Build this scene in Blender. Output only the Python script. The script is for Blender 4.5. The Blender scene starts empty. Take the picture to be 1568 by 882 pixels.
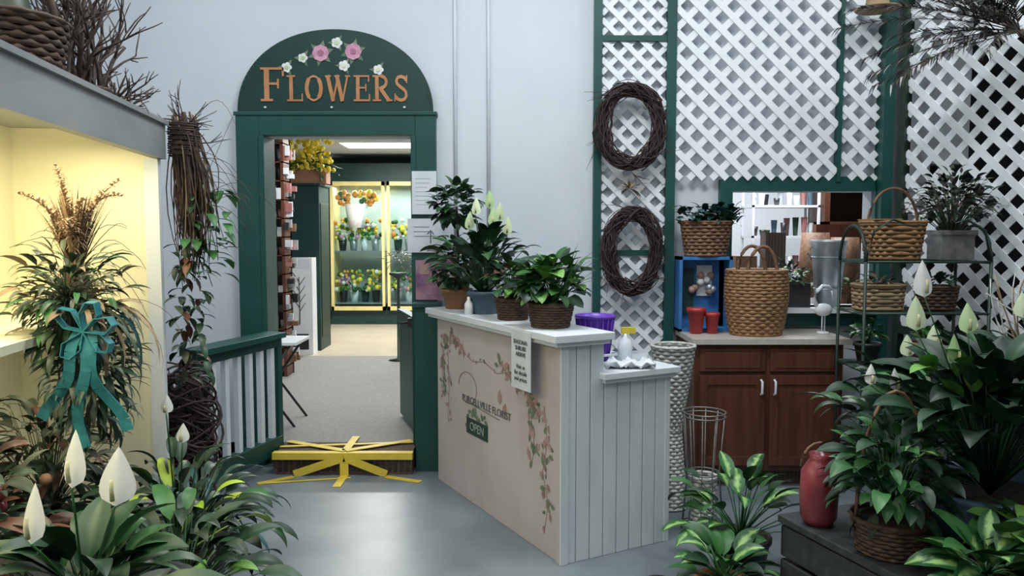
import bpy, math, random
from mathutils import Vector, Matrix
R=random.Random(11)
U=R.uniform
pi=math.pi
V=Vector
# ---------------------------------------------------------------- materials
def newmat(name):
    m=bpy.data.materials.new(name); m.use_nodes=True
    nt=m.node_tree; return m,nt,nt.nodes['Principled BSDF']
def pm(name,c1,c2=None,scale=8,rough=.6,metal=0,bump=0,stretch=(1,1,1),kind='noise',em=0,island=False,bscale=None,spec=.5,detail=4):
    m,nt,p=newmat(name); N=nt.nodes; L=nt.links
    p.inputs['Roughness'].default_value=rough; p.inputs['Metallic'].default_value=metal
    p.inputs['Specular IOR Level'].default_value=spec
    p.inputs['Base Color'].default_value=(*c1,1)
    tc=N.new('ShaderNodeTexCoord'); mp=N.new('ShaderNodeMapping'); mp.inputs['Scale'].default_value=stretch
    L.new(tc.outputs['Object'],mp.inputs['Vector'])
    if kind=='wave':
        t=N.new('ShaderNodeTexWave'); t.inputs['Scale'].default_value=scale; t.inputs['Distortion'].default_value=6; t.inputs['Detail'].default_value=3; fac=t.outputs['Fac']
    else:
        t=N.new('ShaderNodeTexNoise'); t.inputs['Scale'].default_value=scale; t.inputs['Detail'].default_value=detail; fac=t.outputs['Fac']
    L.new(mp.outputs[0],t.inputs['Vector'])
    if c2 is not None:
        r=N.new('ShaderNodeValToRGB'); r.color_ramp.elements[0].color=(*c1,1); r.color_ramp.elements[1].color=(*c2,1)
        if island:
            g=N.new('ShaderNodeNewGeometry'); L.new(g.outputs['Random Per Island'],r.inputs[0])
        else:
            r.color_ramp.elements[0].position=.35; r.color_ramp.elements[1].position=.65
            L.new(fac,r.inputs[0])
        L.new(r.outputs[0],p.inputs['Base Color'])
        if em: L.new(r.outputs[0],p.inputs['Emission Color'])
    if em:
        p.inputs['Emission Strength'].default_value=em
        if c2 is None: p.inputs['Emission Color'].default_value=(*c1,1)
    if bump:
        b=N.new('ShaderNodeBump'); b.inputs['Strength'].default_value=bump; b.inputs['Distance'].default_value=.01
        if bscale:
            t2=N.new('ShaderNodeTexNoise'); t2.inputs['Scale'].default_value=bscale; L.new(mp.outputs[0],t2.inputs['Vector']); fac=t2.outputs['Fac']
        L.new(fac,b.inputs['Height']); L.new(b.outputs[0],p.inputs['Normal'])
    return m
def leafmat(name,c1,c2,edge=None,mid=None,rough=.45):
    m,nt,p=newmat(name); N=nt.nodes; L=nt.links
    p.inputs['Roughness'].default_value=rough
    g=N.new('ShaderNodeNewGeometry'); r=N.new('ShaderNodeValToRGB')
    r.color_ramp.elements[0].color=(*c1,1); r.color_ramp.elements[1].color=(*c2,1)
    L.new(g.outputs['Random Per Island'],r.inputs[0]); out=r.outputs[0]
    a=N.new('ShaderNodeAttribute'); a.attribute_name='lf'
    if mid is not None:
        t=N.new('ShaderNodeTexNoise'); t.inputs['Scale'].default_value=38; tc=N.new('ShaderNodeTexCoord'); L.new(tc.outputs['Object'],t.inputs['Vector'])
        ad=N.new('ShaderNodeMath'); ad.operation='ADD'; L.new(a.outputs['Fac'],ad.inputs[0]); L.new(t.outputs['Fac'],ad.inputs[1])
        rr=N.new('ShaderNodeValToRGB'); rr.color_ramp.elements[0].position=.6; rr.color_ramp.elements[1].position=1.0
        L.new(ad.outputs[0],rr.inputs[0]); mx=N.new('ShaderNodeMixRGB'); L.new(rr.outputs[0],mx.inputs[0]); mx.inputs[1].default_value=(*mid,1); L.new(out,mx.inputs[2]); out=mx.outputs[0]
    else:
        rr=N.new('ShaderNodeValToRGB'); rr.color_ramp.elements[0].position=.0; rr.color_ramp.elements[1].position=.3
        rr.color_ramp.elements[0].color=(.3,.3,.3,1); rr.color_ramp.elements[1].color=(0,0,0,1)
        L.new(a.outputs['Fac'],rr.inputs[0]); mx=N.new('ShaderNodeMixRGB'); mx.blend_type='ADD'; L.new(rr.outputs[0],mx.inputs[0]); L.new(out,mx.inputs[1]); mx.inputs[2].default_value=(.03,.06,.02,1); out=mx.outputs[0]
    L.new(out,p.inputs['Base Color'])
    return m
WALL=pm('paint_white_wall',(.59,.635,.685),(.65,.695,.74),1.2,.7,bump=.05,bscale=60)
WHITE=pm('paint_white_trim',(.68,.74,.78),(.76,.80,.83),5,.45)
LATT=pm('lattice_white',(.80,.84,.88),(.86,.89,.92),5,.5)
GREEN=pm('paint_green',(.005,.058,.050),(.008,.075,.064),4,.45)
DKGREEN=pm('paint_dark_green',(.006,.036,.033),(.01,.05,.045),4,.5)
SIGN=pm('sign_dark_green',(.004,.034,.028),(.006,.042,.034),6,.4)
ORANGE=pm('letter_copper',(.42,.18,.07),(.52,.25,.11),14,.45)
CONC=pm('concrete_floor',(.140,.172,.195),(.205,.240,.262),2.2,.34,bump=.05,bscale=30,detail=10)
CARPET=pm('carpet_grey',(.22,.22,.21),(.29,.285,.27),60,.9,bump=.2)
TILE=pm('beige_tile',(.48,.41,.31),(.55,.48,.37),3,.35)
CEIL=pm('ceiling_paint',(.7,.72,.74),(.76,.78,.8),3,.8)
DARK=pm('unlit_room_dark',(.02,.022,.026),(.035,.036,.04),3,.8)  # near-black colour carries the shade of the unlit room behind the lattice
WOOD=pm('cabinet_wood',(.085,.028,.015),(.13,.046,.024),4,.42,stretch=(8,8,.7),detail=6)
WOODD=pm('dark_wood',(.05,.03,.02),(.09,.055,.035),3,.5,kind='wave',stretch=(4,4,.6))
LAM=pm('laminate_top',(.50,.45,.40),(.57,.52,.47),30,.35)
PANEL=pm('pink_white_panel',(.50,.44,.435),(.59,.53,.525),2.5,.6,stretch=(1,1,.7),detail=9)
BEAD=pm('beadboard_white',(.60,.67,.70),(.69,.75,.77),4,.5,stretch=(2,2,.4))
CREAM=pm('cream_panel',(.84,.80,.56),(.88,.84,.62),2,.55)
GREYB=pm('grey_beam',(.24,.26,.26),(.36,.37,.36),4,.5,stretch=(1,.3,1))
WK1=pm('wicker_brown',(.13,.065,.034),(.24,.13,.07),40,.6)
WK2=pm('wicker_dark',(.045,.024,.016),(.10,.055,.032),40,.7)
WK3=pm('wicker_honey',(.22,.115,.05),(.37,.21,.095),40,.6)
WK4=pm('wicker_white',(.42,.42,.40),(.62,.62,.58),40,.6)
TWIG=pm('twig_brown',(.035,.022,.017),(.10,.065,.048),30,.8)
TWIGR=pm('twig_purple_brown',(.025,.016,.018),(.065,.038,.036),30,.8)
STRAW=pm('dried_straw',(.20,.13,.07),(.42,.31,.18),30,.8,island=True)
PLUME=pm('pampas_beige',(.34,.22,.13),(.60,.46,.32),30,.85,island=True)
SOIL=pm('soil',(.02,.014,.01),(.05,.035,.02),40,.95)
L_DK=leafmat('leaf_dark',(.005,.020,.010),(.016,.062,.024))
L_MD=leafmat('leaf_mid',(.012,.052,.016),(.045,.17,.04))
L_BR=leafmat('leaf_bright',(.05,.19,.035),(.20,.42,.08))
L_VAR=leafmat('leaf_variegated',(.010,.06,.018),(.02,.12,.03),mid=(.28,.48,.15))
L_TEAL=leafmat('leaf_teal',(.008,.05,.055),(.03,.13,.14))
L_DUST=leafmat('leaf_dusty',(.03,.05,.03),(.11,.13,.07))
L_RED=leafmat('leaf_rust',(.07,.022,.016),(.18,.075,.045))
L_LIME=leafmat('leaf_lime',(.35,.55,.04),(.6,.75,.1))
SPW=leafmat('spathe_white',(.82,.83,.78),(.92,.92,.88),rough=.5)
SPG=leafmat('spathe_pale_green',(.38,.55,.24),(.70,.78,.55),rough=.5)
SPAD=pm('spadix',(.45,.42,.22),(.6,.58,.36),60,.8)
YEL=pm('yellow_paint',(.66,.48,.04),(.76,.58,.08),10,.5)
YFL=pm('yellow_petal',(.85,.62,.02),(.95,.8,.1),10,.6,island=True)
GOLD=pm('brass_frame',(.74,.62,.24),(.82,.70,.32),8,.35)
BLUE=pm('blue_card',(.03,.14,.38),(.06,.22,.5),5,.45)
REDG=pm('red_glaze',(.18,.026,.036),(.29,.05,.06),10,.3)
REDP=pm('red_plastic',(.38,.03,.03),(.48,.05,.05),5,.4)
PURP=pm('purple_plastic',(.14,.04,.48),(.18,.06,.58),5,.35)
BLGL=pm('blue_grey_glaze',(.06,.11,.16),(.10,.17,.23),6,.25)
GALV=pm('galvanised',(.36,.40,.44),(.48,.52,.55),14,.35,metal=.6)
BLK=pm('black_plastic',(.015,.015,.018),(.03,.03,.03),10,.4)
IRON=pm('green_black_iron',(.012,.03,.022),(.02,.045,.03),10,.45)
WIRE=pm('wire_grey',(.18,.18,.17),(.3,.3,.28),20,.4,metal=.5)
PAPER=pm('paper',(.62,.67,.72),(.69,.73,.77),9,.7)
PAPERS=pm('arrow_paper',(.58,.62,.68),(.66,.70,.74),9,.7)  # slightly darker tone of paper for the arrow sign
INK=pm('ink',(.09,.10,.11),(.15,.15,.16),9,.7)
FADE=pm('faded_lettering',(.26,.34,.28),(.36,.42,.35),20,.7)
CHAR=pm('charcoal_wood',(.018,.021,.023),(.042,.047,.05),5,.6,stretch=(.6,5,5),detail=6)
TERRA=pm('terracotta',(.30,.14,.075),(.38,.19,.10),10,.7)
PINK=pm('pink_petal',(.52,.24,.36),(.66,.36,.46),40,.6)
PINKD=pm('deep_pink_petal',(.36,.12,.22),(.46,.18,.28),40,.6)
PETW=pm('white_petal',(.66,.69,.68),(.8,.81,.79),30,.6)
ORF=pm('orange_petal',(.8,.2,.03),(.9,.4,.06),20,.6)
CLEARW=pm('white_plastic',(.72,.76,.80),(.79,.82,.85),5,.35)
GREYI=pm('grey_item',(.30,.31,.32),(.5,.5,.5),12,.5)
ROSE=pm('dusty_rose_item',(.32,.12,.12),(.42,.2,.18),12,.5)
COOLB=pm('cooler_interior',(.34,.42,.40),(.42,.5,.47),4,.6)
GRATE=pm('brown_mat',(.06,.04,.028),(.14,.10,.07),90,.9,bump=.3)
POSTER=pm('poster_print',(.20,.09,.20),(.45,.25,.33),9,.5)
RIB=pm('teal_ribbon',(.02,.16,.19),(.05,.28,.32),12,.3)
P_BR=pm('painted_vine_brown',(.24,.16,.13),(.33,.22,.18),20,.6,island=True)
P_PK=pm('painted_vine_pink',(.38,.23,.20),(.45,.31,.28),20,.6,island=True)
P_GR=pm('painted_vine_green',(.10,.16,.10),(.19,.24,.15),20,.6,island=True)
TUBE=pm('lamp_tube',(1,.92,.68),None,em=10)
PANL=pm('lamp_panel',(1,.98,.95),None,em=4)
def glassmat():
    m,nt,p=newmat('cooler_glass'); N=nt.nodes;L=nt.links
    t=N.new('ShaderNodeBsdfTransparent'); t.inputs[0].default_value=(.85,.93,.93,1); g=N.new('ShaderNodeBsdfGlossy'); g.inputs['Roughness'].default_value=.05
    x=N.new('ShaderNodeMixShader'); x.inputs[0].default_value=.06; L.new(t.outputs[0],x.inputs[1]); L.new(g.outputs[0],x.inputs[2]); L.new(x.outputs[0],N['Material Output'].inputs[0]); return m
GLASS=glassmat()
# ---------------------------------------------------------------- builder
class B:
    def __init__(s): s.v=[];s.f=[];s.m=[];s.s=[];s.a=[];s.mats=[]
    def mi(s,m):
        if m not in s.mats: s.mats.append(m)
        return s.mats.index(m)
    def add(s,vs,fs,mat,smooth=False,att=None):
        o=len(s.v); s.v+= [tuple(x) for x in vs]; s.a+=(att if att else [.6]*len(vs)); i=s.mi(mat)
        for f in fs: s.f.append(tuple(o+k for k in f)); s.m.append(i); s.s.append(smooth)
    def fin(s,name,loc=(0,0,0),rz=0,bevel=0,parent=None):
        me=bpy.data.meshes.new(name); me.from_pydata(s.v,[],s.f)
        for m in s.mats: me.materials.append(m)
        me.polygons.foreach_set('material_index',s.m); me.polygons.foreach_set('use_smooth',s.s)
        at=me.attributes.new('lf','FLOAT','POINT'); at.data.foreach_set('value',s.a)
        me.update(); ob=bpy.data.objects.new(name,me); bpy.context.scene.collection.objects.link(ob)
        ob.location=loc; ob.rotation_euler=(0,0,rz)
        if bevel:
            md=ob.modifiers.new('bevel','BEVEL'); md.width=bevel; md.segments=2; md.limit_method='ANGLE'
        if parent: ob.parent=parent
        return ob
def box(b,x0,x1,y0,y1,z0,z1,mat):
    v=[(x,y,z) for z in(z0,z1) for y in(y0,y1) for x in(x0,x1)]
    b.add(v,[(0,2,3,1),(4,5,7,6),(0,1,5,4),(2,6,7,3),(0,4,6,2),(1,3,7,5)],mat)
def beam(b,p,q,w,h,mat,up=(0,0,1)):
    p=V(p);q=V(q);d=(q-p).normalized();s=d.cross(V(up)); s.normalize(); u=s.cross(d)
    v=[]
    for c in(p,q):
        for i,j in((-1,-1),(1,-1),(1,1),(-1,1)): v.append(c+s*w/2*i+u*h/2*j)
    b.add(v,[(0,1,2,3),(7,6,5,4),(0,4,5,1),(1,5,6,2),(2,6,7,3),(3,7,4,0)],mat)
def tube(b,pts,r0,r1,mat,sides=5,closed=False):
    pts=[V(p) for p in pts]; n=len(pts); vs=[];fs=[]
    for i,p in enumerate(pts):
        a=pts[(i-1)%n] if (closed or i>0) else p; c=pts[(i+1)%n] if (closed or i<n-1) else p
        d=(c-a); d=d.normalized() if d.length>1e-9 else V((0,0,1))
        s=d.cross(V((.05,.1,1)) if abs(d.z)<.95 else V((1,.1,0))).normalized(); u=s.cross(d)
        r=r0+(r1-r0)*i/max(1,n-1)
        for k in range(sides):
            t=2*pi*k/sides; vs.append(p+(s*math.cos(t)+u*math.sin(t))*r)
    for i in range(n if closed else n-1):
        j=(i+1)%n
        for k in range(sides):
            l=(k+1)%sides; fs.append((i*sides+k,i*sides+l,j*sides+l,j*sides+k))
    if not closed: fs.append(tuple(range(sides))[::-1]); fs.append(tuple((n-1)*sides+k for k in range(sides)))
    b.add(vs,fs,mat,True)
def lathe(b,c,prof,mat,n=24,sx=1,sy=1,cap=True):
    vs=[];fs=[]
    for r,z in prof:
        for k in range(n):
            t=2*pi*k/n; vs.append((c[0]+r*sx*math.cos(t),c[1]+r*sy*math.sin(t),c[2]+z))
    for i in range(len(prof)-1):
        for k in range(n):
            l=(k+1)%n; fs.append((i*n+k,i*n+l,(i+1)*n+l,(i+1)*n+k))
    if cap: fs.append(tuple(range(n))[::-1]); fs.append(tuple((len(prof)-1)*n+k for k in range(n)))
    b.add(vs,fs,mat,True)
def blob(b,c,r,mat,sx=1,sy=1,sz=1,n=8,m=6):
    lathe(b,c,[(r*math.sin(pi*(i+.01)/(m+.02))*1,-r*sz*math.cos(pi*i/m)) for i in range(m+1)],mat,n,sx,sy,False)
PR={'lance':lambda t:math.sin(pi*t**.8)**.85 if 0<t<1 else 0,
    'heart':lambda t:(t**.28*(1-t)**.75)*1.62 if 0<t<1 else 0,
    'spathe':lambda t:math.sin(pi*t**.62)**.8*(1-.25*t) if 0<t<1 else 0,
    'oval':lambda t:math.sin(pi*t)**.6 if 0<t<1 else 0,
    'strap':lambda t:1.,
    'grass':lambda t:(1-t)**.7 if t<1 else 0}
def leaf(b,p,az,el,L,W,mat,droop=1.,n=6,fold=.2,prof='lance',roll=0,lo=False):
    p=V(p); vs=[];fs=[];at=[]; f=PR[prof]
    J=(-1,0,1) if lo else (-1,-.45,0,.45,1); q=len(J)
    for i in range(n+1):
        t=i/n; e=el-droop*t
        d=V((math.cos(az)*math.cos(e),math.sin(az)*math.cos(e),math.sin(e)))
        s=V((-math.sin(az),math.cos(az),0)); nn=s.cross(d)
        if roll: s,nn=s*math.cos(roll)+nn*math.sin(roll), nn*math.cos(roll)-s*math.sin(roll)
        w=W*.5*f(t)
        for j in J:
            vs.append(p+s*w*j+nn*(-abs(j)*fold*w)); at.append(abs(j))
        if i<n: p=p+d*(L/n)
    for i in range(n):
        for k in range(q-1): fs.append((i*q+k,i*q+k+1,(i+1)*q+k+1,(i+1)*q+k))
    b.add(vs,fs,mat,True,at); return p
def arc(p,q,bend,n=6):
    p=V(p);q=V(q);return [p.lerp(q,i/n)+V(bend)*math.sin(pi*i/n) for i in range(n+1)]
def ring(b,c,r,z,a,ph,stakes,h,mat,sx,sy,sq,thick=.004,flip=1):
    N=stakes*4; vs=[];fs=[]
    for k in range(N):
        t=2*pi*k/N; w=a*math.cos(stakes*t+ph)
        ct,st=math.cos(t),math.sin(t)
        if sq: ct=math.copysign(abs(ct)**sq,ct); st=math.copysign(abs(st)**sq,st)
        for dr,dz in((-thick,0),(0,-h/2),(thick,0),(0,h/2)):
            rr=r+w+dr; vs.append((c[0]+rr*sx*ct,c[1]+rr*sy*st,c[2]+z+dz))
    for k in range(N):
        l=(k+1)%N
        for m in range(4):
            o=(m+1)%4; fs.append((k*4+m,k*4+o,l*4+o,l*4+m))
    b.add(vs,fs,mat,True)
def wicker(b,c,z0,z1,r0,r1,mat,rows=12,stakes=14,sx=1,sy=1,sq=0,bulge=0,inner=True,rim=True):
    h=(z1-z0)/rows
    for k in range(rows):
        t=(k+.5)/rows; r=r0+(r1-r0)*t+bulge*math.sin(pi*t)
        ring(b,c,r,z0+h*(k+.5),.0035,pi*(k%2),stakes,h*1.15,mat,sx,sy,sq)
    if rim:
        ring(b,c,r1,z1,.003,0,stakes,.018,mat,sx,sy,sq,.009); ring(b,c,r0,z0+.008,.002,0,stakes,.014,mat,sx,sy,sq,.007)
    if inner:
        N=28; vs=[];fs=[];P=[(r0*.3,z0+.004)]+[(r0+(r1-r0)*t+bulge*math.sin(pi*t)-.007,z0+.004+(z1-z0-.01)*t) for t in(0,.25,.5,.75,1)]
        for r,z in P:
            for k in range(N):
                t=2*pi*k/N; ct,st=math.cos(t),math.sin(t)
                if sq: ct=math.copysign(abs(ct)**sq,ct); st=math.copysign(abs(st)**sq,st)
                vs.append((c[0]+r*sx*ct,c[1]+r*sy*st,c[2]+z))
        for i in range(5):
            for k in range(N):
                l=(k+1)%N; fs.append((i*N+k,i*N+l,(i+1)*N+l,(i+1)*N+k))
        fs.append(tuple(range(N))[::-1]); b.add(vs,fs,WK2,True)
def disc(b,c,r,z,mat,n=20):
    b.add([(c[0]+r*math.cos(2*pi*k/n),c[1]+r*math.sin(2*pi*k/n),c[2]+z) for k in range(n)],[tuple(range(n))],mat)
def pot(b,z0,z1,r0,r1,mat,c=(0,0,0)):
    lathe(b,c,[(r0,z0),(r1,z1-.02),(r1+.008,z1-.02),(r1+.008,z1),(r1-.008,z1),(r1-.012,z1-.02)],mat,24)
    disc(b,c,r1-.008,z1-.015,SOIL)
def bush(b,c,rad,n,L,W,mat,prof='heart',droop=.9,root=None,zmin=-.3,mats=None,seg=5,core=.35,stem=True,lo=False):
    c=V(c)
    for i in range(n):
        while 1:
            d=V((U(-1,1),U(-1,1),U(zmin,1)))
            if .1<d.length<1: break
        d.normalize(); k=U(core,1)
        p=c+V((d.x*rad[0],d.y*rad[1],d.z*rad[2]))*k
        az=math.atan2(d.y,d.x)+U(-.6,.6); el=math.asin(d.z)*.6+U(-.3,.5)
        m=R.choice(mats) if mats else mat; s=U(.7,1.25)
        leaf(b,p,az,el,L*s,W*s,m,droop*U(.5,1.3),seg,.2,prof,U(-.5,.5),lo)
        if stem and root is not None and i%2==0: tube(b,arc(root,p,(0,0,.02),3),.0025,.0015,mat,3)
def lily(b,root,n,L,W,stem,mat,el=(.7,1.4),droop=(1.,1.9),mats=None):
    root=V(root)
    for i in range(n):
        az=i*2.39996+U(-.3,.3); e=U(*el); s=stem*U(.6,1.15)
        d=V((math.cos(az)*math.cos(e),math.sin(az)*math.cos(e),math.sin(e)))
        q=root+d*s
        m=R.choice(mats) if mats else mat
        tube(b,arc(root,q,(0,0,.01),3),.004,.0025,m,3)
        k=U(.75,1.15); leaf(b,q,az,e-.15,L*k,W*k,m,U(*droop),7,.22,'lance',U(-.5,.5))
def spathe(b,root,p,L,mat,az=None,W=None):
    root=V(root);p=V(p)
    tube(b,arc(root,p,(0,0,.02),5),.004,.003,L_MD,4)
    az=az if az is not None else U(1.2,1.95)
    leaf(b,p,az,1.5,L,(W or L*.55),mat,.25,9,-.35,'spathe',U(-.3,.3))
    q=p+V((0,-.012,L*.12)); tube(b,[q,q+V((0,-.004,L*.2)),q+V((0,-.002,L*.36))],.006,.004,SPAD,6)
def twig(b,p,d,l,r,dep,mat,spread=.6,sides=4):
    p=V(p);d=V(d).normalized(); pts=[p]
    for i in range(4):
        d=(d+V((U(-1,1),U(-1,1),U(-1,1)))*.16).normalized(); p=p+d*l/4; pts.append(p)
    tube(b,pts,r,r*.55,mat,sides)
    if dep>0:
        for k in range(3):
            q=pts[R.choice((2,3,4))]; dd=(d+V((U(-1,1),U(-1,1),U(-.6,1)))*spread)
            twig(b,q,dd,l*U(.55,.8),r*.6,dep-1,mat,spread,sides)
def lattice(b,x0,x1,z0,z1,mat,pitch=.15,sw=.04,y=0):
    for s in(1,-1):
        lo=min(x0-s*z0,x0-s*z1); hi=max(x1-s*z0,x1-s*z1); c=math.ceil(lo/pitch)*pitch
        while c<hi:
            zs=sorted(((x0-c)*s,(x1-c)*s)); a=max(z0,zs[0]); e=min(z1,zs[1])
            if e-a>.02:
                yy=y+(.004 if s>0 else -.004)
                beam(b,(c+s*a,yy,a),(c+s*e,yy,e),sw,.008,mat,up=(0,1,0))
            c+=pitch
def text(name,s,size,M,mat,parent,ext=.001):
    cu=bpy.data.curves.new(name,'FONT'); cu.body=s; cu.size=size; cu.extrude=ext; cu.align_x='CENTER'; cu.align_y='CENTER'
    cu.materials.append(mat); o=bpy.data.objects.new(name,cu); bpy.context.scene.collection.objects.link(o); o.parent=parent; o.matrix_local=M; return o
# ---------------------------------------------------------------- room shell
def shell(name,boxes,mat):
    b=B()
    for q in boxes: box(b,*q,mat)
    return b.fin(name)
DX0,DX1,DZ=-1.64,-.628,2.178
WX0,WX1,WZ0,WZ1=1.44,2.38,1.055,1.82
shell('floor',[(-3.4,4.4,-2.6,5.2,-.1,0)],CONC)
shell('wall_back',[(-3.3,DX0,5.2,5.35,0,4.2),(DX0,DX1,5.2,5.35,DZ,4.2),(DX1,WX0,5.2,5.35,0,4.2),(WX0,WX1,5.2,5.35,0,WZ0),(WX0,WX1,5.2,5.35,WZ1,4.2),(WX1,2.75,5.2,5.35,0,4.2),(2.75,3.0,5.2,5.35,2.0,4.2)],WALL)
shell('wall_left',[(-3.4,-3.3,-2.6,5.35,0,4.2)],WALL)
shell('wall_right',[(4.3,4.4,-2.6,6.0,0,4.2)],DARK)  # shade of the dark corner is put into the wall colour
shell('wall_front',[(-3.3,4.3,-2.6,-2.5,0,4.2)],WALL)
shell('wall_alcove',[(2.75,4.3,5.9,6.0,0,4.2),(2.75,2.8,5.35,5.9,0,4.2)],DARK)  # added dark backdrop behind the lattice, its shade held in the colour
shell('ceiling',[(-3.4,4.4,-2.6,6.0,4.2,4.3)],CEIL)
shell('floor_alcove',[(2.75,4.3,5.2,5.9,-.1,0)],CONC)
# back rooms
b=B(); box(b,-4.6,.2,5.2,8.9,0,.14,CARPET); box(b,-4.6,.2,8.9,12.8,0,.14,TILE); b.fin('floor_shop')
shell('wall_shop_left',[(-4.7,-4.6,5.35,12.8,0,2.75)],DKGREEN)
shell('wall_shop_far',[(-4.6,.2,12.7,12.8,.14,2.75)],DKGREEN)
shell('wall_shop_right',[(.2,.3,5.35,12.8,0,2.75)],WALL)
shell('ceiling_shop',[(-4.7,.3,5.35,12.8,2.75,2.85)],CEIL)
shell('floor_workroom',[(.3,4.6,5.35,8.7,0,.1)],CARPET)
shell('wall_workroom_far',[(.3,4.6,8.6,8.7,.1,2.9)],WALL)
shell('wall_workroom_right',[(4.5,4.6,6.0,8.6,.1,2.9)],WALL)
shell('ceiling_workroom',[(.3,2.75,5.35,8.7,2.9,3.0),(2.75,4.6,6.0,8.7,2.9,3.0)],CEIL)
# conduits
for x in(-.37,-.153):
    b=B(); tube(b,[(0,0,1.2),(0,0,4.2)],.012,.012,WALL,8)
    for z in(1.5,3.3): box(b,-.025,.025,-.004,.012,z,z+.02,WALL)
    b.fin('wall_conduit',(x,5.187,0))
# door casing
b=B()
box(b,-1.79,DX0,5.13,5.21,0,2.323,GREEN); box(b,DX1,-.495,5.13,5.21,0,2.323,GREEN)
box(b,DX0,DX1,5.13,5.21,DZ,2.323,GREEN); box(b,-1.80,-.485,5.122,5.21,2.305,2.33,GREEN)
box(b,DX0-.01,DX0+.03,5.13,5.37,.14,DZ,GREEN); box(b,DX1-.03,DX1+.01,5.13,5.37,.14,DZ,GREEN)
b.fin('door_frame',bevel=.004)
# arched sign
b=B(); n=48; hw=.615; pts=[]
for i in range(n+1):
    t=pi*i/n; pts.append((hw*math.copysign(abs(math.cos(t))**.95,math.cos(t)),.51*math.sin(t)**.95))
def prism(b,pts,y0,y1,mat,fl=False):
    n=len(pts); vs=[(x,y0,z) for x,z in pts]+[(x,y1,z) for x,z in pts]
    fs=[tuple(range(n)),tuple(range(n,2*n))[::-1]]+[(i,i+n,(i+1)%n+n,(i+1)%n) for i in range(n)]
    b.add(vs,fs,mat)
prism(b,pts,-.03,.03,SIGN)
for i in range(n): beam(b,(pts[i][0],-.012,pts[i][1]),(pts[i+1][0],-.012,pts[i+1][1]),.040,.012,SIGN,up=(0,1,0))
def flw(b,x,z,r,mat,petals=6,cen=None):
    for k in range(petals):
        t=2*pi*k/petals; cx,cz=x+r*.6*math.cos(t),z+r*.6*math.sin(t)
        prism(b,[(cx+r*.48*math.cos(a*pi/4),cz+r*.48*math.sin(a*pi/4)) for a in range(8)],-.036-.0005*k,-.029,mat)
    if cen: prism(b,[(x+r*.42*math.cos(a*pi/4),z+r*.42*math.sin(a*pi/4)) for a in range(8)],-.042,-.029,cen)
LY=[0]
def lf2(b,x,z,a,L,W,mat):
    LY[0]=(LY[0]+1)%8; y=-.031-.0005*LY[0]
    q=[(0,0),(.25,.42),(.6,.45),(1,0),(.6,-.45),(.25,-.42)]
    prism(b,[(x+L*u*math.cos(a)-W*v*math.sin(a),z+L*u*math.sin(a)+W*v*math.cos(a)) for u,v in q],y,-.028,mat)
for x,z in((-.085,.375),(.125,.385)):
    for k in range(6): lf2(b,x,z,k*1.05+.3,.085,.035,P_GR)
    flw(b,x,z,.05,PINK,8,PINKD)
for x,z,r in((-.305,.285,.032),(-.20,.345,.03),(.02,.44,.034),(.065,.295,.034),(.285,.27,.032)):
    for k in range(3): lf2(b,x,z,k*2.1+1,.06,.022,P_GR)
    flw(b,x,z,r,PETW,5,SPG)
SY=[0]
def stroke(b,P,t,ox,oz,s):
    SY[0]=(SY[0]+1)%9
    P=[V((x,z)) for x,z in P]; l=[];r=[]
    for i,p in enumerate(P):
        d=(P[min(i+1,len(P)-1)]-P[max(i-1,0)]).normalized(); nn=V((-d.y,d.x))*t/2
        l.append(p+nn); r.append(p-nn)
    for i in range(len(P)-1):
        prism(b,[(ox+q.x*s[0],oz+q.y*s[1]) for q in (l[i],l[i+1],r[i+1],r[i])],-.036-.0003*SY[0],-.028,ORANGE)
def ell(cx,cz,rx,rz,a0,a1,n=14): return [(cx+rx*math.cos(a0+(a1-a0)*i/n),cz+rz*math.sin(a0+(a1-a0)*i/n)) for i in range(n+1)]
LT={'F':(.85,[([(.25,0),(.25,1)],.17),([(.05,.965),(.82,.965)],.07),([(.25,.52),(.64,.52)],.07),([(.05,.035),(.45,.035)],.07),([(.80,1),(.80,.74)],.06),([(.63,.66),(.63,.38)],.06)]),
'L':(.8,[([(.25,0),(.25,1)],.17),([(.05,.965),(.45,.965)],.07),([(.05,.035),(.78,.035)],.07),([(.77,0),(.77,.3)],.06)]),
'O':(.95,[(ell(.47,.5,.34,.46,pi*.28,pi*-.28),.17),(ell(.47,.5,.34,.46,pi*.72,pi*1.28),.17),(ell(.47,.5,.36,.46,pi*.2,pi*.8),.08),(ell(.47,.5,.36,.46,-pi*.2,-pi*.8),.08)]),
'W':(1.25,[([(.12,1),(.38,0)],.17),([(.38,0),(.62,.95)],.08),([(.56,1),(.82,0)],.17),([(.82,0),(1.08,1)],.08),([(0,.965),(.28,.965)],.07),([(.45,.965),(.7,.965)],.07),([(.96,.965),(1.2,.965)],.07)]),
'E':(.85,[([(.25,0),(.25,1)],.17),([(.05,.965),(.78,.965)],.07),([(.25,.52),(.64,.52)],.07),([(.05,.035),(.82,.035)],.07),([(.77,1),(.77,.74)],.06),([(.63,.66),(.63,.38)],.06),([(.80,0),(.80,.28)],.06)]),
'R':(.95,[([(.25,0),(.25,1)],.17),([(.05,.965),(.5,.965)],.07),([(.05,.035),(.45,.035)],.07),(ell(.45,.74,.25,.22,pi/2,-pi/2),.13),([(.25,.52),(.48,.52)],.07),([(.42,.5),(.82,.02)],.16),([(.7,.035),(.98,.035)],.07)]),
'S':(.78,[([(.64,.8),(.55,.91),(.4,.955),(.25,.92),(.17,.8),(.2,.67),(.33,.57),(.5,.47),(.62,.36),(.64,.2),(.55,.08),(.38,.04),(.22,.09),(.12,.2)],.13),([(.66,1),(.66,.7)],.06),([(.1,0),(.1,.3)],.06)])}
x=-.485
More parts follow.
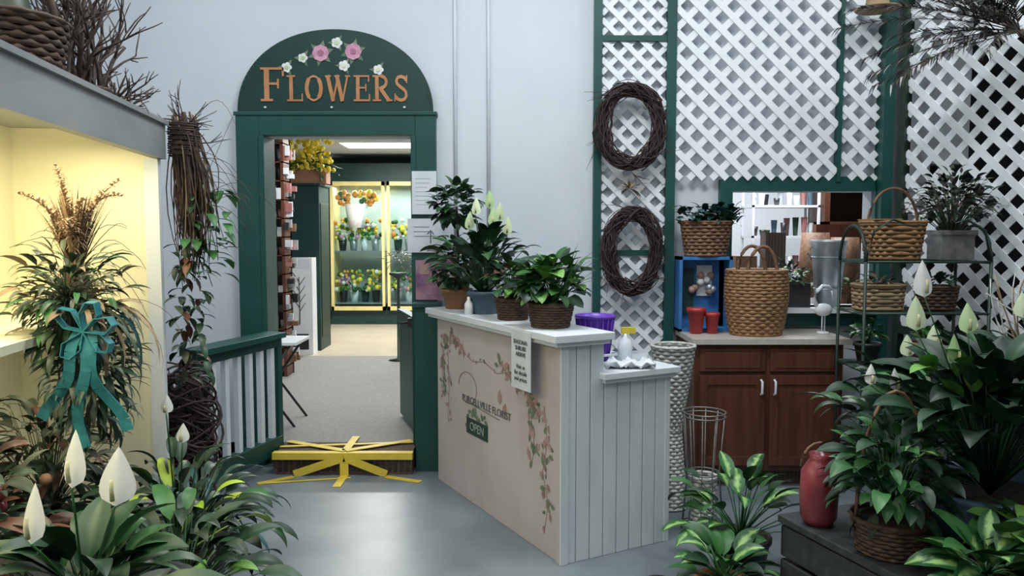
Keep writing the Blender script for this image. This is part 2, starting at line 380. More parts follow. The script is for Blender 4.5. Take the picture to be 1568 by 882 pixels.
for ch in 'FLOWERS':
    h=.215 if ch=='F' else .165; wx=h*.82 if ch!='F' else h*.9
    for P,t in LT[ch][1]: stroke(b,P,t,x,.07,(wx,h))
    x+=LT[ch][0]*wx+.008
for xx in(-.45,-.02,.45): lathe(b,(xx,-.033,.025),[(.008,0),(.008,.012)],PETW,8)
b.fin('arched_flowers_sign',(-1.145,5.165,2.325))
# step with tape
b=B(); box(b,-1.52,-.64,4.93,5.2,0,.14,GRATE); 
for i in range(22):
    for j in range(2): box(b,-1.5+i*.039,-1.475+i*.039,4.925,4.93,.025+j*.04,.05+j*.04,BLK)
b.fin('entry_step')
b=B()
box(b,-1.53,-.635,4.905,4.96,.105,.148,YEL)
def tape(p,q,w=.05): beam(b,p,q,w,.004,YEL)
cx=-1.07
beam(b,(cx,4.902,.14),(cx,4.902,.005),.055,.004,YEL,up=(0,1,0))
tape((cx,4.95,.152),(cx,5.3,.152)); tape((cx,4.9,.003),(cx,4.68,.003))
beam(b,(cx,4.900,.12),(cx-.32,4.900,.012),.05,.004,YEL,up=(0,1,0)); beam(b,(cx,4.900,.12),(cx+.27,4.900,.012),.05,.004,YEL,up=(0,1,0))
tape((cx,4.95,.152),(-1.5,5.18,.152)); tape((cx,4.95,.153),(-.68,5.2,.153)); tape((-1.52,5.05,.151),(-.66,5.16,.151),.03)
tape((cx-.32,4.88,.003),(cx-.5,4.74,.003),.045); tape((cx+.27,4.88,.003),(cx+.5,4.78,.003),.045)
tape((cx-.5,4.74,.004),(cx+.05,4.86,.004),.02)
b.fin('yellow_hazard_tape')
# railing
b=B(); p=V((-1.545,5.10,0)); q=V((-1.76,4.35,0)); d=(q-p).normalized()
beam(b,p+V((0,0,.885)),q+d*.06+V((0,0,.885)),.15,.035,GREEN); beam(b,p+V((0,0,.835)),q+V((0,0,.835)),.05,.06,GREEN)
beam(b,p+V((0,0,.16)),q+V((0,0,.16)),.07,.11,GREEN)
for i in range(6):
    c=p.lerp(q,(i+.6)/6.6); beam(b,c+V((0,0,.2)),c+V((0,0,.82)),.036,.036,WHITE,up=tuple(d))
beam(b,q,q+V((0,0,.87)),.07,.07,GREEN,up=tuple(d)); beam(b,p,p+V((0,0,.87)),.05,.05,GREEN,up=tuple(d))
b.fin('stair_railing',bevel=.003)
# gate post + half door
b=B(); box(b,-.625,-.47,5.0,5.12,0,1.07,GREEN); box(b,-.64,-.455,4.98,5.125,1.07,1.10,GREEN); b.fin('gate_post',bevel=.004)
b=B(); beam(b,(-.67,5.40,.56),(-.84,5.95,.56),.04,.78,GREEN); beam(b,(-.665,5.40,.955),(-.845,5.97,.955),.06,.03,GREEN)
tube(b,[(-.70,5.39,.93),(-.75,5.36,.93),(-.79,5.36,.93)],.008,.008,BLK,6); box(b,-.72,-.69,5.37,5.40,.90,.96,BLK)
b.fin('half_door')
# papers
def paper(name,x0,x1,z0,z1,mat,y=5.118,lines=0,blk=None):
    b=B(); box(b,x0,x1,y-.002,y,z0,z1,mat)
    for i in range(lines):
        z=z1-(z1-z0)*(.18+.7*i/lines); box(b,x0+(x1-x0)*.15,x1-(x1-x0)*U(.15,.4),y-.003,y-.002,z,z+.003,FADE)
    if blk:
        for i,m in enumerate(blk): 
            xx=U(x0+.02,x1-.08); zz=U(z0+.02,z1-.09); box(b,xx,xx+.06,y-.004-i*.0004,y-.002,zz,zz+.07,m)
    return b.fin(name)
paper('paper_notice',-.65,-.49,1.668,1.947,PAPER,lines=7)
b=B(); box(b,-.68,-.45,5.114,5.117,1.42,1.64,PAPERS); tube(b,[(-.53,5.112,1.48),(-.53,5.112,1.56)],.003,.003,INK,4); tube(b,[(-.55,5.112,1.54),(-.53,5.112,1.565),(-.51,5.112,1.54)],.003,.003,INK,4)
for i in range(3): box(b,-.64,-.54+i*.02,5.112,5.114,1.585-i*.03,1.588-i*.03,INK)
b.fin('paper_arrow_sign')
paper('picture_poster',-.63,-.36,1.11,1.37,POSTER,blk=[PINK,P_GR,POSTER,PINK,P_PK,GREYI])
# ---------------------------------------------------------------- counter
ct=B()
H=1.05
box(ct,0,.02,0,1.46,0,H,PANEL)
box(ct,-.012,.0,0,.035,0,H,PANEL)
box(ct,.02,.22,1.44,1.46,0,H,BEAD); box(ct,.20,.22,.02,1.44,.86,H,BEAD); box(ct,.60,.62,.02,1.46,0,.86,BEAD); box(ct,.22,.6,1.44,1.46,0,.86,BEAD)
box(ct,.0,.62,.012,.02,0,.86,BEAD); box(ct,.0,.22,.012,.02,.86,H,BEAD)
nb=8
for i in range(nb):
    w=.62/nb; zt=H if (i+1)*w<=.235 else .86
    box(ct,i*w+.0025,(i+1)*w-.0025,-.004,.014,0,zt,BEAD)
box(ct,-.012,.032,-.012,.0,0,H,BEAD); box(ct,.6,.63,-.010,.0,0,.86,BEAD)
box(ct,-.065,.265,-.045,1.5,H,H+.035,WHITE)
box(ct,-.05,.25,-.03,1.49,H-.02,H,WHITE)
box(ct,.205,.665,-.045,1.46,.86,.89,WHITE); box(ct,.22,.65,-.03,.0,.84,.86,WHITE)
counter=ct.fin('display_counter',(.23,3.56,0),math.radians(28.4),bevel=.003)
pb=B()
def plf(y,z,a,L,W,mat):
    q=[(0,0),(.25,.42),(.6,.45),(1,0),(.6,-.45),(.25,-.42)]; vs=[]
    dx=U(0,.0015)
    for u,v in q: vs.append((-.0012-dx,y-(L*u*math.cos(a)-W*v*math.sin(a)),z+L*u*math.sin(a)+W*v*math.cos(a)))
    pb.add(vs,[tuple(range(6))],mat)
def vine(P,dens,mats,sz):
    P=[V(p) for p in P]
    for i in range(len(P)-1):
        a,c=P[i],P[i+1]; L=(c-a).length; k=int(L*dens)
        beam(pb,(-.001,a.x,a.y),(-.001,c.x,c.y),.004,.001,P_BR,up=(1,0,0))
        for j in range(k):
            t=U(0,1); q=a.lerp(c,t); s=sz*U(.6,1.3); plf(q.x+U(-.03,.03),q.y+U(-.02,.02),U(0,6.28),s,s*.55,R.choice(mats))
MX=[P_BR,P_PK,P_PK,P_GR]
vine([(1.36,.55),(1.38,.7),(1.35,.85),(1.3,.93)],110,[P_GR,P_BR,P_PK],.045)
vine([(1.38,.90),(1.22,.93),(1.08,.86)],140,MX,.045); vine([(1.3,.92),(1.28,.6),(1.3,.42)],45,[P_BR,P_PK],.04)
vine([(1.08,.86),(.95,.82),(.8,.84),(.65,.80),(.55,.82)],22,MX,.03)
vine([(.62,.86),(.5,.80),(.38,.78),(.28,.72),(.2,.66)],140,MX,.045)
vine([(.3,.78),(.28,.62),(.25,.5),(.28,.4)],80,[P_GR,P_PK,P_GR],.05)
vine([(.16,.72),(.13,.55),(.17,.4),(.12,.25),(.15,.12)],65,[P_GR,P_PK,P_BR],.045)
c=[(-.002,1.02+.12*math.cos(t),.66+.09*math.sin(t)) for t in [pi*.0+i*pi*1.7/22 for i in range(23)]]
for i in range(22): beam(pb,c[i],c[i+1],.005,.001,P_BR,up=(1,0,0))
beam(pb,(-.002,1.0,.575),(-.002,.62,.555),.005,.001,P_GR,up=(1,0,0))
plf(.62,.64,pi/2,.08,.05,P_PK); plf(.57,.60,pi/2-.3,.06,.05,P_BR)
box(pb,-.004,-.0005,.76,1.03,.40,.49,DKGREEN)
for k in range(26): plf(.92+U(-.12,.12),.47+U(-.08,.06),U(0,6.28),.05,.025,P_GR)
deco=pb.fin('painted_vines',parent=counter)
TM=lambda y,z,x=-.003: Matrix(((0,0,-1,x),(-1,0,0,y),(0,1,0,z),(0,0,0,1)))
text('counter_lettering','PURCELLVILLE FLORIST',.058,TM(.79,.592),INK,counter)
text('open_lettering','OPEN',.07,TM(.89,.445,-.006),FADE,counter)
fb=B(); box(fb,-.070,-.067,.17,.36,.79,1.075,PAPER); fy=fb.fin('hanging_flyer',parent=counter)
text('flyer_text','SEASONAL\nSHRUBS\nARRIVE\n\nVisit us\nfor details\nand prices',.03,TM(.265,.93,-.072),INK,counter)
CR=Matrix.Rotation(math.radians(28.4),3,'Z')
def CW(x,y,z): v=CR@V((x,y,z)); return (v.x+.23,v.y+3.56,v.z)
TZ=1.086
b=B(); wicker(b,(0,0,0),0,.115,.09,.115,WK2,9,14); disc(b,(0,0,0),.105,.095,SOIL)
bush(b,(0,0,.21),(.15,.14,.13),140,.09,.075,L_MD,'heart',1.0,(0,0,.1),mats=[L_MD,L_MD,L_BR,L_DK])
for k in range(20): leaf(b,(.06,.0,.14),U(-1.3,1.0),U(.8,1.4),U(.22,.32),.018,L_MD,U(.3,1.1),6,.3,'grass')
lily(b,(.02,0,.1),8,.1,.05,.22,L_BR,(1.0,1.4))
b.fin('pothos_in_basket',CW(.10,.27,TZ))
b=B(); wicker(b,(0,0,0),0,.11,.075,.095,WK2,8,12); disc(b,(0,0,0),.088,.09,SOIL)
bush(b,(0,0,.20),(.14,.13,.13),140,.07,.055,L_MD,'heart',1.0,(0,0,.1),mats=[L_MD,L_DK,L_DK,L_BR,L_RED])
b.fin('pothos_in_basket',CW(.10,.66,TZ))
b=B(); pot(b,0,.13,.07,.095,BLGL)
lily(b,(0,0,.1),90,.15,.065,.3,L_DK,(.6,1.45),(.8,1.8),mats=[L_DK,L_DK,L_MD])
for q in((-.05,0,.56),(.03,.02,.60),(.09,0,.53),(-.09,.05,.48),(.13,.0,.45),(0.05,-.04,.50)): spathe(b,(0,0,.1),q,.11,SPG)
b.fin('potted_peace_lily',CW(.10,1.0,TZ))
b=B(); pot(b,0,.12,.07,.09,TERRA); tube(b,[(0,0,.1),(.01,0,.35),(0,0,.62)],.01,.008,TWIG,6)
bush(b,(0,0,.64),(.15,.13,.13),190,.065,.055,L_DK,'heart',.8,None,-1,mats=[L_DK,L_DK,L_MD])
bush(b,(0,0,.27),(.16,.13,.18),200,.07,.055,L_DK,'heart',1.2,None,-.8,mats=[L_DK,L_DK,L_RED,L_MD])
b.fin('ivy_topiary',CW(.09,1.36,TZ))
b=B(); lathe(b,(0,0,0),[(.025,0),(.025,.06),(.01,.08),(.01,.1)],CLEARW,12); b.fin('white_bottle',CW(.0,1.0,TZ))
LZ=.891
b=B(); lathe(b,(0,0,0),[(.07,0),(.098,.22),(.106,.22),(.106,.235),(.092,.235),(.088,.2),(.06,.01)],PURP,28)
for k in range(20):
    t=2*pi*k/20; tube(b,[(.074*math.cos(t),.074*math.sin(t),.02),(.1*math.cos(t),.1*math.sin(t),.22)],.004,.004,PURP,4)
b.fin('purple_basket',CW(.40,.32,LZ))
b=B(); lathe(b,(0,0,0),[(.035,0),(.037,.09),(.03,.12),(.013,.14),(.013,.155)],CLEARW,16)
box(b,-.02,.05,-.012,.012,.155,.185,YEL); box(b,.0,.012,-.008,.008,.11,.158,YEL); box(b,.05,.062,-.007,.007,.163,.178,CLEARW)
b.fin('spray_bottle',CW(.46,.14,LZ))
b=B()
N=10; vs=[(-.12+.24*i/N,-.06+.12*j/N,.014+.025*abs(math.sin(i*.9)*math.cos(j*.6))+.02*math.sin(i*2.1+j)**2) for j in range(N+1) for i in range(N+1)]
b.add(vs,[(j*(N+1)+i,j*(N+1)+i+1,(j+1)*(N+1)+i+1,(j+1)*(N+1)+i) for j in range(N) for i in range(N)],CLEARW,True)
ob=b.fin('folded_cloth',CW(.42,.05,LZ-.01)); md=ob.modifiers.new('s','SOLIDIFY'); md.thickness=.008
b=B(); box(b,-.08,.08,-.05,.05,0,.008,BLGL); box(b,-.08,.08,-.05,-.045,0,.04,CLEARW); box(b,-.08,.08,.045,.05,0,.04,CLEARW); box(b,-.08,-.075,-.05,.05,0,.04,CLEARW); box(b,.075,.08,-.05,.05,0,.03,CLEARW); box(b,-.17,-.08,-.012,.012,.03,.04,CLEARW)
b.fin('white_dustpan',CW(.55,.22,LZ),.4)
b=B(); wicker(b,(0,0,0),0,.45,.085,.05,WK4,22,10,inner=False); wicker(b,(0,0,0),.45,.92,.05,.12,WK4,22,12,inner=False)
b.fin('tall_wicker_vase',(.90,4.34,0))
b=B()
for z,r in((.62,.11),(.6,.11),(.3,.085),(.02,.11)): tube(b,[(r*math.cos(t*pi/12),r*math.sin(t*pi/12),z) for t in range(24)],.004,.004,WIRE,5,True)
for k in range(10):
    t=2*pi*k/10; tube(b,[(.11*math.cos(t),.11*math.sin(t),.62),(.085*math.cos(t),.085*math.sin(t),.3),(.11*math.cos(t),.11*math.sin(t),.0)],.003,.003,WIRE,4)
wicker(b,(0,0,0),.05,.28,.06,.07,WK4,10,8,inner=False)
b.fin('wire_plant_stand',(1.0,4.02,0))
b=B(); lathe(b,(0,0,0),[(.07,0),(.07,.004),(.06,.006),(.0,.006)],BLK,24); b.fin('floor_drain_cover',(.655,3.38,0))
# ---------------------------------------------------------------- lattice & wreaths
b=B(); x0,x1,y=.53,1.0,5.13
box(b,x0,x0+.05,y,y+.06,0,4.1,GREEN); box(b,x1,x1+.06,y,y+.06,0,4.1,GREEN)
for z in(.5,1.40,2.78): box(b,x0+.05,x1,y+.01,y+.05,z,z+.035,GREEN)
lattice(b,x0+.05,x1,.2,4.1,LATT,.125,.034,y+.03)
b.fin('narrow_lattice_panel')
b=B(); y=5.13
lattice(b,1.06,2.11,1.90,4.1,LATT,.15,.042,y+.015); lattice(b,2.14,2.37,1.90,4.1,LATT,.15,.042,y+.015)
box(b,2.112,2.135,y,y+.06,1.88,4.1,GREEN); box(b,1.40,2.37,y+.02,y+.065,1.865,1.915,GREEN)
b.fin('wide_lattice_panel')
b=B(); box(b,2.38,2.45,5.08,5.19,0,4.1,GREEN); b.fin('green_post')
b=B()
box(b,WX0-.08,WX0,5.14,5.2,.98,WZ1+.075,GREEN); box(b,WX1-.01,WX1+.0,5.14,5.2,1.0,WZ1,GREEN); box(b,WX0,WX1-.01,5.14,5.2,WZ1,WZ1+.045,GREEN)
box(b,WX0-.0,WX1-.0,5.08,5.42,WZ0-.03,WZ0,WHITE); box(b,WX0-.08,WX1-.01,5.14,5.2,WZ0-.12,WZ0-.03,GREEN)
b.fin('window_1')
b=B(); L=1.6; lattice(b,.04,L,.95,4.1,LATT,.15,.044,0)
box(b,0,.04,-.03,.03,0,4.1,IRON); box(b,L,L+.05,-.03,.03,0,4.1,IRON); box(b,.04,L,-.03,.03,.9,.95,IRON)
b.fin('side_lattice_partition',(2.50,5.08,0),math.atan2(-1.2,.58))
def wreath(name,loc,rx,rz,n,mat,stray=6):
    b=B()
    for i in range(n):
        a0=U(0,6.28); span=U(2.5,6.0); ph=U(0,6.28); tw=U(-3,3); rho=U(.008,.052); m=26; P=[]
        for k in range(m+1):
            t=a0+span*k/m; f=ph+tw*t; rr=rho*(1+.25*math.sin(3*t+ph))
            P.append(((rx+rr*math.cos(f))*math.cos(t),rr*math.sin(f)*.8,(rz+rr*math.cos(f))*math.sin(t)))
        tube(b,P,U(.003,.007),.002,mat,4)
    for k in range(stray):
        t=U(0,6.28); c=V((rx*math.cos(t),-.02,rz*math.sin(t))); d=V((-math.sin(t)+.5*math.cos(t),U(-.2,.0),math.cos(t)+.5*math.sin(t)))
        twig(b,c,d,U(.08,.16),.003,1,mat)
    return b.fin(name,loc)
wreath('grapevine_wreath',(.755,5.055,2.225),.18,.235,105,TWIGR,10)
wreath('grapevine_wreath',(.775,5.055,1.43),.15,.245,105,TWIGR,10)
b=B()
for k in range(22): leaf(b,(0,0,0),U(0,6.28),U(-.6,.9),U(.08,.16),.02,STRAW,.6,4,.2,'lance')
b.fin('dried_sprig',(.75,5.03,1.83))
b=B(); lathe(b,(0,0,0),[(.13,0),(.135,.008),(.07,.02),(.065,.07),(.05,.1),(.0,.11)],STRAW,20); b.fin('straw_hat',(2.27,4.98,2.93))
# ---------------------------------------------------------------- base cabinet
b=B(); X0,X1,YF,YB=1.10,2.0,4.69,5.195
box(b,X0,X1,YF,YB,.1,.88,WOOD); box(b,X0+.03,X1-.02,YF+.06,YB,0,.1,WOODD)
box(b,X0-.02,X1+.03,YF-.04,YB,.88,.915,LAM)
dv=[(X0+.03,X0+.425),(X0+.455,X0+.87)]
for a,c in dv:
    box(b,a,c,YF-.018,YF,.715,.85,WOOD); box(b,a+.03,c-.03,YF-.022,YF-.018,.735,.83,WOOD)
    box(b,a,c,YF-.018,YF,.14,.69,WOOD)
    for q in((a,a+.05,.14,.69),(c-.05,c,.14,.69),(a+.05,c-.05,.14,.195),(a+.05,c-.05,.635,.69)): box(b,q[0],q[1],YF-.026,YF-.018,q[2],q[3],WOOD)
for xx in (X0+.40,X0+.48): tube(b,[(xx,YF-.026,.665),(xx,YF-.05,.655),(xx,YF-.05,.585),(xx,YF-.026,.575)],.008,.008,CLEARW,6)
b.fin('base_cabinet',bevel=.003)
CZ=.916
b=B(); wicker(b,(0,0,0),0,.40,.155,.185,WK3,20,18,sy=.8,bulge=.02)
for s in(-1,1): tube(b,[(.09*math.cos(t),s*.11,.37+.18*math.sin(t)) for t in [pi*i/12 for i in range(13)]],.012,.012,WK1,6)
b.fin('tall_wicker_basket',(1.52,4.86,CZ),bevel=0)
b=B(); box(b,0,.34,.14,.16,0,.48,BLUE); box(b,0,.02,0,.14,0,.48,BLUE); box(b,.32,.34,0,.14,0,.48,BLUE); box(b,0,.34,0,.16,.46,.48,BLUE); box(b,0,.34,0,.16,0,.015,BLUE); box(b,.02,.32,-.01,0,.0,.02,BLUE)
box(b,.03,.12,.12,.14,.1,.4,DKGREEN); box(b,.14,.24,.125,.14,.22,.42,PETW)
for k in range(9): blob(b,(.08+U(0,.16),.1,.25+U(0,.15)),.025,R.choice([P_BR,GALV,PETW,P_PK]))
b.fin('blue_display_box',(1.07,5.0,CZ))
b=B()
for x,s in((.05,1.35),(.15,1.1)): lathe(b,(x,0,0),[(.028*s,0),(.04*s,.1*s),(.045*s,.1*s),(.045*s,.12*s),(.03*s,.12*s)],REDP,16)
b.fin('red_flower_pots',(1.11,4.91,CZ))
b=B(); wicker(b,(0,0,0),0,.22,.13,.165,WK1,10,16,sy=.55,sq=0); 
for k in range(150): 
    az=U(0,6.28); leaf(b,(U(-.19,.19),U(-.06,.03),.2+U(0,.12)),az,U(.1,1.2),U(.06,.11)*(1 if math.sin(az)<.2 else .5),.05,R.choice([L_DK,L_TEAL,L_DK]),1.2,5,.2,'heart')
b.fin('basket_of_greenery',(1.25,5.06,CZ+.481))
b=B(); blob(b,(0,0,.15),.045,CLEARW,1.3,.8,.9,12,8)
tube(b,[(-.04,0,.17),(-.06,0,.22),(-.04,0,.27),(-.01,0,.30),(.03,0,.30),(.05,0,.275)],.014,.008,CLEARW,8); tube(b,[(.05,0,.275),(.055,0,.25),(.058,0,.21)],.007,.002,CLEARW,6)
tube(b,[(-.01,-.01,.11),(-.01,-.01,0)],.004,.004,CLEARW,5); tube(b,[(.015,.01,.11),(.015,.01,0)],.004,.004,CLEARW,5); lathe(b,(0,0,0),[(.04,0),(.035,.012)],CLEARW,14)
leaf(b,(.02,0,.17),0,-.2,.1,.05,CLEARW,.4,5,.2,'lance')
b.fin('white_crane_figurine',(1.955,4.9,CZ))
b=B(); lathe(b,(0,0,0),[(.078,0),(.112,.42),(.118,.43),(.118,.445),(.106,.44),(.07,.02)],GALV,28)
for z,r in((.12,.09),(.33,.108)): tube(b,[(r*math.cos(t*pi/14),r*math.sin(t*pi/14),z) for t in range(28)],.004,.004,GALV,5,True)
tube(b,[(-.115,0,.4),(-.14,0,.35),(-.112,0,.31)],.005,.005,GALV,5)
b.fin('galvanised_bucket',(2.12,5.25,WZ0+.001))
b=B(); lathe(b,(0,0,0),[(.07,0),(.085,.14),(.09,.15),(.075,.15)],BLK,4*5); box(b,-.1,.1,-.08,.08,0,.01,BLK); box(b,-.1,.1,-.085,-.075,0,.16,BLK); box(b,-.1,.1,.075,.085,0,.16,BLK); box(b,-.1,-.09,-.08,.08,0,.16,BLK); box(b,.09,.1,-.08,.08,0,.16,BLK)
bush(b,(0,0,.2),(.11,.09,.12),80,.06,.03,L_DK,'heart',.9)
b.fin('seedling_box',(1.87,5.24,WZ0+.001))
# ---------------------------------------------------------------- work room
b=B()
for z in(.1,.75,1.15,1.5,1.78,2.1): box(b,0,.62,0,.35,z,z+.02,CLEARW)
for x in(0,.6):
    for y in(0,.33): box(b,x,x+.02,y,y+.02,.1,2.3,CLEARW)
for z in(.77,1.17,1.52,1.80):
    for k in range(9):
        x=.05+k*.065; m=R.choice([CLEARW,WHITE,ROSE,L_MD,BLK,GALV,GREYI,BLGL]); h=U(.05,.18); lathe(b,(x,U(.06,.2),z),[(.02,0),(.03,h),(.025,h)],m,10)
b.fin('white_shelving_unit',(2.2,7.2,0))
b=B(); box(b,0,.05,0,.4,.1,2.0,WOOD); box(b,.75,.8,0,.4,.1,2.0,WOOD); box(b,0,.8,.38,.4,.1,2.0,WOODD)
for z in(.1,.9,1.3,1.62,1.98): box(b,0,.8,0,.4,z,z+.03,WOOD)
box(b,.40,.8,-.02,.0,1.33,1.95,WOOD)
for k in range(12): box(b,.08+k*.028,.1+k*.028,.05,.3,1.33,1.33+U(.12,.25),R.choice([CLEARW,REDP,PAPER,BLUE,WK1]))
for k in range(6): lathe(b,(.1+k*.12,.1,.93),[(.03,0),(.04,.2)],R.choice([TERRA,WK1,CLEARW,REDG]),10)
b.fin('wooden_hutch',(2.86,7.2,0))
b=B(); box(b,0,1.5,0,.6,.78,.83,WOOD); 
for x in(0,1.44):
    for y in(0,.54): box(b,x,x+.06,y,y+.06,.1,.78,WOOD)
for k in range(8):
    x=.1+k*.17; lathe(b,(x,.2,.83),[(.05,0),(.07,U(.1,.3))],R.choice([WK1,TERRA,CLEARW,BLK,REDG]),12)
    bush(b,(x,.2,1.15),(.09,.08,.09),26,.07,.03,L_MD,'lance')
for x,h in((.95,.72),(1.2,.68)): lathe(b,(x,.3,.83),[(.09,0),(.13,h*.6),(.11,h)],WK1,16)
box(b,.55,.72,.35,.5,.83,1.55,WOODD); box(b,.3,.48,.35,.5,.83,1.35,WK1); box(b,1.0,1.4,.42,.5,.83,1.62,WOOD)
b.fin('work_table',(1.6,6.3,0))
# ---------------------------------------------------------------- flower shop beyond door
b=B(); X0=-2.78;X1=-.6
box(b,X0,X1,12.0,12.6,.14,.36,DKGREEN); box(b,X0,X1,12.0,12.6,2.32,2.6,DKGREEN); box(b,X0,X1,12.55,12.6,.36,2.32,COOLB); box(b,X0,X0+.04,12.0,12.6,.36,2.32,GOLD); box(b,X1-.04,X1,12.0,12.6,.36,2.32,GOLD)
for i in range(3):
    a=X0+.02+i*.86; c=a+.82
    if c>X1+.1: c=X1
    for q in((a,a+.04,.36,2.32),(c-.04,c,.36,2.32),(a,c,.36,.42),(a,c,2.26,2.32)): box(b,q[0],q[1],11.94,12.0,q[2],q[3],GOLD)
    box(b,a+.05,c-.05,11.96,11.965,.43,2.25,GLASS)
    for z in(.45,1.25): 
        box(b,a,c,12.03,12.5,z,z+.02,GALV)
        for k in range(4):
            x=a+.13+k*.17; mt=R.choice([CLEARW,DKGREEN,GALV,BLK]); lathe(b,(x,12.2,z+.02),[(.05,0),(.07,.18)],mt,10)
            for j in range(26): blob(b,(x+U(-.1,.1),12.14+U(-.08,.08),z+.28+U(-.08,.22)),U(.022,.042),R.choice([ORF,YFL,PETW,PINK,L_MD,L_MD,L_BR,YFL]),n=6,m=4)
lathe(b,(-2.38,12.05,1.62),[(.12,0),(.18,.36)],PETW,14)
for j in range(44): blob(b,(-2.38+U(-.3,.3),12.1+U(-.08,.05),2.03+U(-.05,.14)),U(.03,.05),R.choice([ORF,ORF,YFL,L_MD]),n=6,m=4)
b.fin('flower_cooler')
b=B(); box(b,-3.2,-2.28,9.3,9.8,.14,2.1,DKGREEN); box(b,-3.22,-2.26,9.28,9.82,2.1,2.13,DKGREEN); box(b,-2.28,-2.27,9.35,9.75,.3,1.9,IRON)
b.fin('green_cupboard',bevel=.005)
b=B(); box(b,-.15,.15,-.1,.1,0,1.12,CLEARW); box(b,-.1,.1,-.104,-.1,.06,.24,BLK); box(b,-.13,.13,-.103,-.1,1.0,1.1,PAPER)
tube(b,[(0,-.105,.35),(.005,-.105,.6),(0,-.105,.9)],.007,.005,INK,4)
for k in range(8): tube(b,[(0,-.105,.5+k*.05),((-1)**k*.07,-.105,.6+k*.05)],.005,.004,INK,4)
b.fin('white_carton',(-2.45,9.1,.14))
b=B(); box(b,0,.42,-.11,.11,0,.16,TERRA)
for k in range(60): twig(b,(.21+U(-.15,.15),0,.12),(U(-1,1),U(-.5,.5),U(.1,.6)),.2,.003,0,L_MD)
for k in range(190): blob(b,(.05+U(-.32,.42),U(-.2,.2),.14+U(0,.40)),U(.02,.04),YFL,n=5,m=4)
bush(b,(.2,0,.2),(.35,.2,.15),70,.12,.05,L_MD,'lance')
b.fin('forsythia_planter',(-2.62,9.45,2.131))
b=B()
box(b,0,.72,.2,.24,0,2.4,WOODD); box(b,0,.03,0,.24,0,2.4,WOOD); box(b,.69,.72,0,.24,0,2.4,WOOD)
IT=[CLEARW,GREYI,GALV,PAPER,BLK,ROSE,GREYI,WK1]
for i in range(13):
    z=.1+i*.18; box(b,0,.72,0,.24,z,z+.012,WOOD)
    for k in range(11):
        x=.05+k*.062; m=R.choice(IT); h=U(.05,.14)
        if R.random()<.5: lathe(b,(x,.06,z+.012),[(.02,0),(.027,h)],m,8)
        else: box(b,x-.02,x+.02,-.01,.06,z+.012,z+.012+h,m)
    for k in range(5):
        y=U(-.02,.22); w=U(.02,.05); zz=z+U(.02,.1); box(b,.72,.72+U(.02,.07),y,y+w,zz,zz+U(.03,.1),R.choice(IT))
b.fin('merchandise_display_shelf',(-2.92,7.6,.14))
b=B(); box(b,-.25,.25,-.2,.2,.60,.62,CLEARW)
for y in(-.17,.17):
    tube(b,[(-.22,y,0),(.0,y,.3),(.2,y,.6)],.01,.01,BLK,6); tube(b,[(.22,y,0),(0,y,.3),(-.2,y,.6)],.01,.01,BLK,6)
b.fin('folding_table',(-1.80,5.78,.14))
b=B(); lathe(b,(0,0,0),[(.12,0),(.02,.02),(.015,.9),(.1,.95),(.1,.97)],IRON,14); bush(b,(0,0,1.1),(.12,.12,.15),50,.1,.02,L_DUST,'lance')
b.fin('plant_pedestal',(-1.25,8.6,.14))
# ---------------------------------------------------------------- lit display unit (left)
UA=math.radians(8.3); UR=Matrix.Rotation(UA,3,'Z'); UO=V((-1.62,3.6,0))
def UW(x,y,z): return tuple(UR@V((x,y,z))+UO)
SH=1.2
b=B(); D=.6
box(b,-D,-.0,-.02,.02,0,2.03,CREAM); box(b,-D-.02,-D,-2.8,.02,0,2.03,CREAM)
box(b,-.05,.012,-.022,.022,0,1.885,WHITE)
box(b,-D,.0,-2.8,-.02,2.01,2.03,GREYB); box(b,-.01,.035,-2.8,.03,1.885,2.04,GREYB); box(b,-.02,.05,-2.8,.035,2.04,2.06,GREYB)
box(b,-D,-.12,-2.8,-.02,SH-.03,SH,CREAM); box(b,-D,-.3,-2.8,-1.0,1.55,1.57,WHITE); box(b,-D,-.05,-2.8,-.02,.0,.3,GREYB)
box(b,-D,0,-2.82,-2.8,0,2.03,CREAM)
unit=b.fin('lit_display_shelf',tuple(UO),UA)
tb=B(); tube(tb,[(-.2,-2.6,1.96),(-.2,-.3,1.96)],.014,.014,TUBE,10); box(tb,-.25,-.15,-2.65,-.25,1.98,2.008,WHITE); tb.fin('light_fixture',parent=unit)
def area(name,loc,rot,sx,sy,pw,col,parent=None):
    l=bpy.data.lights.new(name,'AREA'); l.shape='RECTANGLE'; l.size=sx; l.size_y=sy; l.energy=pw; l.color=col
    o=bpy.data.objects.new(name,l); bpy.context.scene.collection.objects.link(o); o.location=loc; o.rotation_euler=rot
    if parent: o.parent=parent
    return o
area('shelf_lamp',(-.2,-1.4,1.94),(0,0,0),.1,2.3,22,(1,.88,.55),unit)
area('shelf_lamp_low',(-.3,-1.2,SH-.04),(0,0,0),.1,1.8,3,(1,.92,.65),unit)
b=B(); wicker(b,(0,0,0),0,.2,.15,.19,WK2,10,16); tube(b,[(.17*math.cos(t),0,.17+.25*math.sin(t)) for t in [pi*i/12 for i in range(13)]],.012,.012,WK2,6)
lathe(b,(.02,-.03,.01),[(.07,0),(.10,.16),(.07,.27),(.04,.34),(.05,.37)],L_DUST,18)
b.fin('wicker_basket_with_vase',UW(-.17,-1.0,2.031))
b=B(); wicker(b,(0,0,0),0,.07,.09,.1,WK2,5,12)
for k in range(24): twig(b,(U(-.06,.06),U(-.12,.12),.02),(U(-.45,.35),U(-.5,.5),1),U(.22,.34),.010,2,TWIG,.7)
b.fin('branch_arrangement',UW(-.12,-.50,2.031))
b=B(); 
for k in range(14): twig(b,(U(-.05,.04),U(-.12,.12),0),(U(-.4,.4),U(-.8,.8),U(.2,.5)),.15,.008,2,TWIG,.8)
b.fin('twig_bundle',UW(-.15,-.2,2.045))
